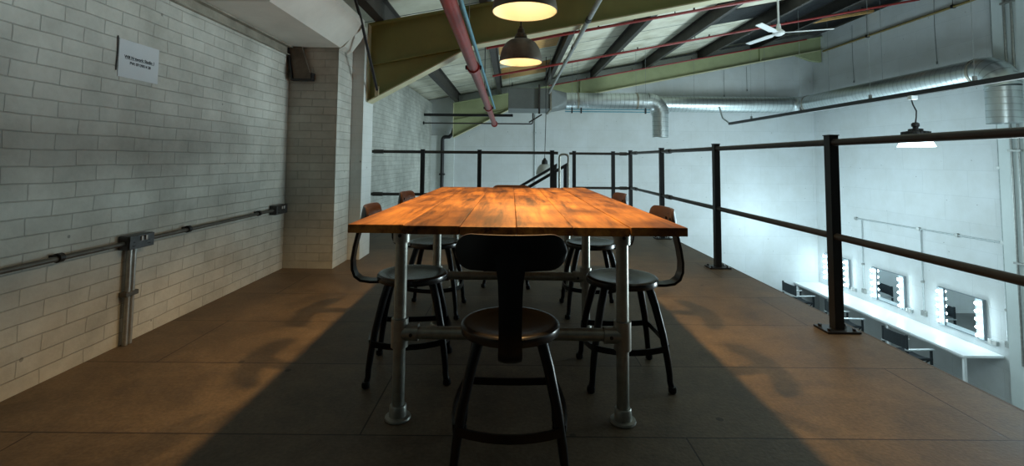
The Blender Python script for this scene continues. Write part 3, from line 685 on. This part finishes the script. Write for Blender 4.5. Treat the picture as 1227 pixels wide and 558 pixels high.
# ------------------------------------------------------------------ table
TX0, TX1, TY0, TY1, TZ = -.588, .626, 1.73, 4.08, .778
t = thing('plank_table', 'long rustic wooden plank table on galvanised tube legs in the middle of the floor', 'table', (.02, 2.9, 0))
bm = BM(); n = 6; w = (TX1-TX0)/n
for i in range(n):
    x0 = TX0+w*i+.0004; x1 = TX0+w*(i+1)-.0004
    ya = TY0+random.uniform(-.012, .014) - .025*(i/(n-1)); yb = TY1+random.uniform(-.02, .02)
    dz = random.uniform(-.002, .002)
    # each board a lightly cupped bevelled slab
    vs = box(bm, x0, x1, ya, yb, TZ-.031+dz, TZ+dz, .003)
o = obj('tabletop', bm, M['plank'], t)
LX = (-.438, .442); LY = (1.93, 2.86, 3.80)
RT = .0242
for iy, y in enumerate(LY):
    for x in LX:
        yy = y - (.012 if x > 0 else 0)
        bm = BM(); tube(bm, [(x, yy, .012), (x, yy, TZ-.036)], RT, 18); l = obj('leg', bm, M['galv'], t, True)
        bm = BM(); lathe(bm, [(0, .001), (.049, .001), (.051, .005), (.049, .011), (.034, .013), (.033, .05), (.030, .054), (RT, .054)], (x, yy, 0), 24); obj('floor_flange', bm, M['fit'], l, True)
        bm = BM(); tube(bm, [(x, yy, .275), (x, yy, .385)], .0335, 18); s = -1 if x > 0 else 1
        tube(bm, [(x, yy, .33), (x+s*.075, yy, .33)], .0325, 18); obj('tee_fitting', bm, M['fit'], l, True)
        bm = BM(); tube(bm, [(x, yy, TZ-.095), (x, yy, TZ-.034)], .0325, 18); obj('top_fitting', bm, M['fit'], l, True)
        obj('grub_screw', mk(tube, [(x+s*.05, yy-.03, .33), (x+s*.05, yy-.037, .33)], .007, 8), M['black'], l); obj('grub_screw', mk(tube, [(x, yy-.03, TZ-.066), (x, yy-.037, TZ-.066)], .007, 8), M['black'], l)
    bm = BM(); tube(bm, [(LX[0]+.04, y-.003, .33), (LX[1]-.04, y-.009, .33)], RT, 18); obj('cross_rail', bm, M['galv'], t, True)
for x in LX:
    yo = -.012 if x > 0 else 0
    obj('side_rail', mk(tube, [(x, LY[0]+.02+yo, TZ-.066), (x, LY[2]-.02+yo, TZ-.066)], RT, 14), M['galv'], t, True)
# centre prop under the middle cross rail
bm = BM(); tube(bm, [(.012, LY[1], .012), (.012, LY[1], .31)], RT, 16); l = obj('leg', bm, M['galv'], t, True)
bm = BM(); tube(bm, [(-.035, LY[1]-.004, .33), (.06, LY[1]-.005, .33)], .0325, 18); tube(bm, [(.012, LY[1], .28), (.012, LY[1], .33)], .0325, 16); obj('tee_fitting', bm, M['fit'], l, True)
bm = BM(); lathe(bm, [(0, .001), (.049, .001), (.049, .011), (.034, .013), (.033, .05), (RT, .054)], (.012, LY[1], 0), 24); obj('floor_flange', bm, M['fit'], l, True)

# ------------------------------------------------------------------ chairs (local: sitter faces +y, back at -y)
def make_chair():
    t = thing('metal_chair', '', 'chair', (0, 0, 0), 'black metal chairs around the table')
    bm = BM(); lathe(bm, [(0, .452), (.06, .4525), (.115, .457), (.150, .463), (.162, .4625), (.1685, .457), (.170, .448), (.1675, .432), (.163, .430), (.162, .446), (.14, .448), (0, .443)], (0, 0, 0), 48)
    obj('seat', bm, M['seat'], t, True)
    for sx in (-1, 1):
        for sy in (-1, 1):
            P = [(.088, .447), (.105, .42), (.122, .36), (.148, .24), (.163, .14), (.170, .075), (.171, .045), (.177, .018), (.181, .004)]
            rr = [.0185, .0185, .018, .0165, .015, .0135, .013, .014, .0125]
            bm = BM(); tube(bm, [(sx*a, sy*a, z) for a, z in P], rr, 12); l = obj('leg', bm, M['chair'], t, True)
            bm = BM(); lathe(bm, [(0, .0), (.013, .0005), (.018, .006), (.0185, .018), (.016, .028), (0, .03)], (sx*.1785, sy*.1785, .0), 14); obj('foot', bm, M['chair'], l, True)
    a = .158
    for q in range(4):
        bm = BM(); pts = []
        for k in range(9):
            s = -1+2*k/8; bow = .018*(1-s*s)
            p = Vector((s*a, -(a+.012+bow), .186-.012*(1-s*s)))
            p.rotate(Matrix.Rotation(q*PI/2, 3, 'Z')); pts.append(p)
        tube(bm, pts, 1, prof=[(.013, .004), (.013, -.004), (-.013, -.004), (-.013, .004)])
        obj('rung', bm, M['chair'], t)
    # seat underframe ring
    bm = BM(); tube(bm, [(.128*math.cos(2*PI*k/32), .128*math.sin(2*PI*k/32), .432) for k in range(33)], .010, 8, False); obj('seat_ring', bm, M['chair'], t, True)
    # one flat sprung spine sweeping out and up to the backrest
    path = [(-.06, .424), (-.15, .424), (-.20, .425), (-.243, .432), (-.270, .452), (-.283, .485), (-.285, .53), (-.276, .59), (-.262, .65), (-.247, .70), (-.238, .735), (-.232, .765)]
    wid = [.05, .062, .068, .070, .070, .068, .066, .068, .074, .088, .105, .09]
    bm = BM(); prev = None; th = .006; rings = []
    for i, (y, z) in enumerate(path):
        a0 = path[max(i-1, 0)]; b0 = path[min(i+1, len(path)-1)]
        ty, tz = b0[0]-a0[0], b0[1]-a0[1]; l = math.hypot(ty, tz); ny, nz = tz/l, -ty/l
        h = wid[i]/2; rib = .006
        prof = [(-h, th), (-h, -th), (-h*.4, -th-rib), (h*.4, -th-rib), (h, -th), (h, th)]
        rings.append([bm.verts.new((x, y - ny*d, z - nz*d)) for x, d in [(x, -dd) for x, dd in prof]])
    for r0, r1 in zip(rings, rings[1:]):
        for k in range(6): bm.faces.new((r0[k], r0[(k+1) % 6], r1[(k+1) % 6], r1[k]))
    bm.faces.new(rings[0]); bm.faces.new(rings[-1][::-1])
    obj('spine', bm, M['chair'], t, True)
    # backrest: a curved oval plate
    bm = BM(); nx = 28; hw = .172; hh = .052; rd = .052
    F = []; B = []
    for i in range(nx+1):
        s = -math.cos(PI*i/nx); x = hw*s
        ax = abs(x); core = hw-rd
        h = hh if ax < core else max(.002, math.sqrt(max(rd*rd-(ax-core)**2, 0)))
        yc = -.246 + 1.6*x*x
        col_f = []; col_b = []
        for j in range(7):
            v = -1+2*j/6; z = .737 + h*v; lean = .12*(z-.737)
            pad = .004*(1-v*v)
            col_f.append(bm.verts.new((x, yc+.013+lean+pad, z))); col_b.append(bm.verts.new((x, yc+.001+lean-pad, z)))
        F.append(col_f); B.append(col_b)
    for i in range(nx):
        for j in range(6):
            bm.faces.new((F[i][j], F[i+1][j], F[i+1][j+1], F[i][j+1])); bm.faces.new((B[i][j], B[i][j+1], B[i+1][j+1], B[i+1][j]))
        bm.faces.new((F[i][0], B[i][0], B[i+1][0], F[i+1][0])); bm.faces.new((F[i][6], F[i+1][6], B[i+1][6], B[i][6]))
    for j in range(6):
        bm.faces.new((F[0][j], F[0][j+1], B[0][j+1], B[0][j])); bm.faces.new((F[nx][j], B[nx][j], B[nx][j+1], F[nx][j+1]))
    bm.faces.ensure_lookup_table()
    bset = {v for q in B for v in q}
    back_idx = [i for i, f in enumerate(bm.faces) if all(v in bset for v in f.verts)]
    bo = obj('backrest', bm, M['backrest'], t, True)
    bo.data.materials.append(M['chair'])  # rear faces coloured black, standing in for shade behind the backrest
    for i in back_idx: bo.data.polygons[i].material_index = 1
    for x in (-.03, .03): obj('bolt', mk(tube, [(x, -.229, .737), (x, -.221, .738)], .008, 8), M['chair'], t)
    return t
chair = make_chair()
spots = ((0.0, 1.675, 0, 'black metal chair at the near end of the table with its back to the camera'),
         (-.480, 2.37, -84, 'black metal chair nearest the left wall side, tucked beside the near left table leg'),
         (.535, 2.33, 90, 'black metal chair on the railing side, tucked beside the near right table leg'),
         (-.515, 3.27, -92, 'farther black metal chair on the left wall side of the table'),
         (.545, 3.29, 90, 'farther black metal chair on the railing side of the table'),
         (-.022, 4.01, 174, 'black metal chair at the far end of the table facing the camera'))
for i, (x, y, a, lab) in enumerate(spots):
    c = chair if i == 0 else copy_tree(chair)
    c.location = (x, y, 0); c.rotation_euler = (0, 0, R(a)); c['label'] = lab

# ------------------------------------------------------------------ pendants over the table
def pendant(x, y, z, label):
    t = thing('pendant_lamp', label, 'lamp', (x, y, z), 'dome pendants over the table')
    out = [(.152, 0), (.1535, .004), (.150, .030), (.143, .066), (.130, .104), (.108, .138), (.078, .160), (.046, .170), (.044, .176)]
    inn = [(.040, .174), (.042, .166), (.074, .156), (.104, .134), (.1265, .102), (.1395, .066), (.1465, .030), (.1495, .002)]
    bm = BM(); lathe(bm, out, (x, y, z), 48); s = obj('shade', bm, M['shade_out'], t, True)
    bm = BM(); lathe(bm, inn, (x, y, z), 48); obj('shade_lining', bm, M['shade_in'], s, True, 'cream enamel inside of the shade')
    bm = BM(); lathe(bm, [(0, .262), (.012, .262), (.016, .245), (.024, .240), (.026, .212), (.038, .205), (.044, .190), (.048, .176), (.044, .172), (0, .172)], (x, y, z), 24); obj('lamp_holder', bm, M['cap'], t, True)
    bm = BM(); tube(bm, [(x, y, z+.26), (x, y, roofz(x)+PUR)], .005, 8); obj('cord', bm, M['black'], t)
    bm = BM(); lathe(bm, [(0, .066), (.018, .069), (.029, .082), (.030, .096), (.022, .116), (.014, .132), (.014, .172), (0, .172)], (x, y, z), 20); obj('bulb', bm, M['bulb_warm'], t, True)
    ld = bpy.data.lights.new('pendant_bulb_light', 'SPOT'); ld.energy = LAMP_W; ld.color = (1., .58, .22); ld.shadow_soft_size = .03; ld.spot_size = R(131); ld.spot_blend = .6
    lo = bpy.data.objects.new('pendant_bulb_light', ld); COL.objects.link(lo); lo.location = (x, y, z+.056)
LAMP_W = 104
pendant(.055, 2.2, 1.706, 'grey metal dome pendant lamp glowing over the near part of the table')
pendant(.058, 3.35, 1.703, 'grey metal dome pendant lamp glowing over the far part of the table')

# ------------------------------------------------------------------ dressing counter in the hall below
t = thing('dressing_counter', 'long white dressing table counter against the right wall of the hall', 'counter', (7.55, 10, ZF))
CZ = -2.05
bm = BM(); box(bm, 7.25, XR-.003, 7.80, YB-.005, CZ-.035, CZ, .003); obj('worktop', bm, M['counter'], t)
bm = BM(); box(bm, 7.29, 7.31, 7.86, YB-.01, CZ-.075, CZ-.036); obj('front_rail', bm, M['counter'], t)
for y in (7.85, 9.4, 10.9, 12.3): obj('leg', mk(box, 7.28, 7.32, y-.02, y+.02, ZF+.001, CZ-.036), M['counter'], t)

def vanity(yc, label):
    t = thing('vanity_mirror', label, 'mirror', (XR-.03, yc, -1.90), 'bulb lit mirrors above the counter')
    z0, z1 = -1.915, -1.245
    bm = BM(); box(bm, XR-.03, XR-.002, yc-.43, yc+.43, z0, z1, .003); obj('back_panel', bm, M['board_grey'], t)
    bm = BM(); box(bm, XR-.037, XR-.031, yc-.28, yc+.28, z0+.02, z1-.008); obj('mirror_glass', bm, M['mirror'], t)
    for s in (-1, 1):
        bm = BM(); box(bm, XR-.055, XR-.031, yc+s*.36-.068, yc+s*.36+.068, z0+.002, z1-.002, .004); st = obj('light_strip', bm, M['board_grey'], t)
        for k in range(5):
            z = z0+.075+k*.13
            bm = BM(); bmesh.ops.create_uvsphere(bm, u_segments=14, v_segments=10, radius=.026, matrix=Matrix.Translation((XR-.10, yc+s*.36, z)))
            obj('bulb', bm, M['bulb_cool'], st, True)
            bm = BM(); tube(bm, [(XR-.055, yc+s*.36, z), (XR-.078, yc+s*.36, z)], .016, 10); obj('bulb_socket', bm, M['white_plastic'], st, True)
vanity(8.49, 'mirror with bulb strips nearest the camera on the right wall')
vanity(10.09, 'middle mirror with bulb strips on the right wall')
vanity(11.65, 'farthest mirror with bulb strips on the right wall, partly behind the railing post')

# wall conduits and sockets over the counter
t = thing('wall_conduit', 'pale conduit with three drops across the right wall above the mirrors', 'conduit', (XR-.02, 9.4, -1.85))
xw = XR-.022
obj('pipe_run', mk(tube, [(xw, 10.97, -.262), (xw, 7.70, -.25)], .015, 10), M['conduit_w'], t, True)
for y in (10.80, 9.25): obj('drop_pipe', mk(tube, [(xw, y, -.25), (xw, y, -1.80)], .012, 8), M['conduit_w'], t, True)
obj('drop_pipe', mk(tube, [(xw, 7.70, 4.2), (xw, 7.70, -1.80)], .018, 8), M['conduit_w'], t, True)
for y, z in ((10.97, -.26), (9.29, -.256), (7.70, -.25), (7.70, .95), (7.70, -1.3), (9.25, -1.25), (10.8, -1.25), (8.5, -.25)):
    bm = BM(); tube(bm, [(XR-.001, y, z), (XR-.045, y, z)], .035 if z > -.3 and z < 0 else .024, 12); obj('junction_box', bm, M['conduit'], t, True)
for y in (10.80, 9.25, 7.70): obj('outlet_box', mk(box, XR-.045, XR-.001, y-.05, y+.05, -1.89, -1.79, .004), M['conduit'], t)
for y, lab in ((9.60, 'between the middle and near mirrors'), (7.95, 'right of the near mirror'), (11.12, 'right of the farthest mirror')):
    t = thing('wall_socket', 'small pale double socket on the right wall %s' % lab, 'socket', (XR-.02, y, -1.90), 'pale sockets above the counter')
    obj('back_box', mk(box, XR-.04, XR-.001, y-.075, y+.075, -1.93, -1.855, .004), M['conduit_w'], t)
    bm = BM(); box(bm, XR-.046, XR-.0402, y-.07, y-.01, -1.925, -1.86, .001); box(bm, XR-.046, XR-.0402, y+.01, y+.07, -1.925, -1.86, .001); obj('face_plate', bm, M['switch_white'], t)
t = thing('pilaster_conduit', 'pair of grey vertical pipes on the right wall pilaster', 'conduit', (7.66, 7.25, -2))
for y in (7.30, 7.19): obj('pipe_run', mk(tube, [(7.665, y, -2.0), (7.665, y, 4.2)], .017, 10), M['conduit'], t, True)
for z in (3.5, 1.2, -.5): obj('saddle', mk(box, 7.64, 7.689, 7.15, 7.34, z, z+.03), M['conduit'], t)

# ------------------------------------------------------------------ director chairs (local: sitter faces +x)
def director():
    t = thing('director_chair', '', 'chair', (0, 0, 0), 'black folding chairs along the counter')
    w = .235
    for s in (-1, 1):
        y = s*w
        obj('armrest', mk(box, -.24, .26, y-.028, y+.028, .640, .662, .004), M['alu'], t)
        a = obj('back_post', mk(box, -.235, -.205, y-.014, y+.014, .40, .90), M['canvas'], t)
        obj('front_post', mk(box, .20, .23, y-.014, y+.014, .40, .639), M['canvas'], t)
        obj('seat_rail', mk(box, -.235, .23, y-.016, y+.016, .475, .505), M['canvas'], t)
        obj('foot_rail', mk(box, -.25, .25, y-.018, y+.018, .001, .028), M['canvas'], t)
    for x in (-.19, .19):
        for s in (-1, 1):
            obj('cross_leg', mk(tube, [(x+s*.012, -s*w, .028), (x+s*.012, s*w, .475)], .013, 6), M['canvas'], t)
    # slung canvas seat
    bm = BM(); n = 8; top = []; bot = []
    for k in range(n+1):
        v = -1+2*k/n; z = .51-.03*(1-v*v)
        top.append([bm.verts.new((x, v*w, z)) for x in (-.20, .20)]); bot.append([bm.verts.new((x, v*w, z-.008)) for x in (-.20, .20)])
    for k in range(n):
        bm.faces.new((top[k][0], top[k][1], top[k+1][1], top[k+1][0])); bm.faces.new((bot[k][0], bot[k+1][0], bot[k+1][1], bot[k][1]))
        bm.faces.new((top[k][0], top[k+1][0], bot[k+1][0], bot[k][0])); bm.faces.new((top[k][1], bot[k][1], bot[k+1][1], top[k+1][1]))
    bm.faces.new((top[0][0], bot[0][0], bot[0][1], top[0][1])); bm.faces.new((top[n][0], top[n][1], bot[n][1], bot[n][0]))
    obj('seat', bm, M['canvas'], t)
    bm = BM(); n = 8; fr = []; bk = []
    for k in range(n+1):
        v = -1+2*k/n; x = -.222-.025*(1-v*v)
        fr.append([bm.verts.new((x+.006, v*w*1.04, z)) for z in (.67, .885)]); bk.append([bm.verts.new((x-.006, v*w*1.04, z)) for z in (.67, .885)])
    for k in range(n):
        bm.faces.new((fr[k][0], fr[k+1][0], fr[k+1][1], fr[k][1])); bm.faces.new((bk[k][0], bk[k][1], bk[k+1][1], bk[k+1][0]))
        bm.faces.new((fr[k][1], fr[k+1][1], bk[k+1][1], bk[k][1])); bm.faces.new((fr[k][0], bk[k][0], bk[k+1][0], fr[k+1][0]))
    bm.faces.new((fr[0][0], fr[0][1], bk[0][1], bk[0][0])); bm.faces.new((fr[n][0], bk[n][0], bk[n][1], fr[n][1]))
    obj('back', bm, M['canvas'], t)
    return t
dc = director()
for i, (x, y, a, lab) in enumerate(((6.93, 8.52, 4, 'black folding chair at the counter nearest the camera'), (6.93, 10.1, -3, 'black folding chair at the counter half hidden by the near railing post'), (6.93, 11.68, 3, 'black folding chair at the far end of the counter'))):
    c = dc if i == 0 else copy_tree(dc)
    c.location = (x, y, ZF); c.rotation_euler = (0, 0, R(a)); c['label'] = lab

# ------------------------------------------------------------------ light
def area(name, loc, rot, size, w, col):
    ld = bpy.data.lights.new(name, 'AREA'); ld.shape = 'DISK'; ld.size = size; ld.energy = w; ld.color = col
    o = bpy.data.objects.new(name, ld); COL.objects.link(o); o.location = loc; o.rotation_euler = rot
def point(name, loc, r, w, col):
    ld = bpy.data.lights.new(name, 'POINT'); ld.energy = w; ld.color = col; ld.shadow_soft_size = r
    o = bpy.data.objects.new(name, ld); COL.objects.link(o); o.location = loc
cool = (.66, .90, 1.)
point('hall_fill', (5.7, 9.2, .3), .7, 150, cool)  # these five are added fill lights without fixtures, brightening hall and walls
point('hall_fill', (5.4, 4.6, .5), .6, 130, cool)
point('hall_fill', (4.6, 3.6, 1.9), .5, 42, (.80, .96, 1.))
point('hall_fill', (6.3, 11.3, -.5), .5, 55, cool)
point('hall_fill', (1.0, 10.2, -1.2), .5, 80, cool)
fl = Vector((-1, -.12, .26))
area('left_wall_fill', (7.1, 5.6, -.75), fl.to_track_quat('-Z', 'Y').to_euler(), 2.0, 340, (.80, .97, 1.))  # added fill aimed across the hall to brighten the left wall; no fixture

wd = bpy.data.worlds.new('World'); SC.world = wd; wd.use_nodes = True
bg = wd.node_tree.nodes['Background']; bg.inputs[0].default_value = (.55, .72, .74, 1); bg.inputs[1].default_value = .025

# ------------------------------------------------------------------ camera
cam = bpy.data.cameras.new('camera'); co = bpy.data.objects.new('camera', cam); COL.objects.link(co)
T, RO = R(3.5), R(.5)
d = Vector((0, math.cos(T), math.sin(T))); r0 = Vector((1, 0, 0)); u0 = Vector((0, -math.sin(T), math.cos(T)))
r_ = r0*math.cos(RO)+u0*math.sin(RO); u_ = u0*math.cos(RO)-r0*math.sin(RO)
mw = Matrix(((r_.x, u_.x, -d.x, 0), (r_.y, u_.y, -d.y, 0), (r_.z, u_.z, -d.z, 1.016), (0, 0, 0, 1)))
co.matrix_world = mw
cam.sensor_fit = 'HORIZONTAL'; cam.sensor_width = 36; cam.lens = 570/1227*36
cam.shift_x = 0; cam.shift_y = -123/1227
cam.clip_start = .02; cam.clip_end = 100
SC.camera = co
SC.view_settings.view_transform = 'Standard'
SC.view_settings.look = 'None'
SC.view_settings.exposure = 0
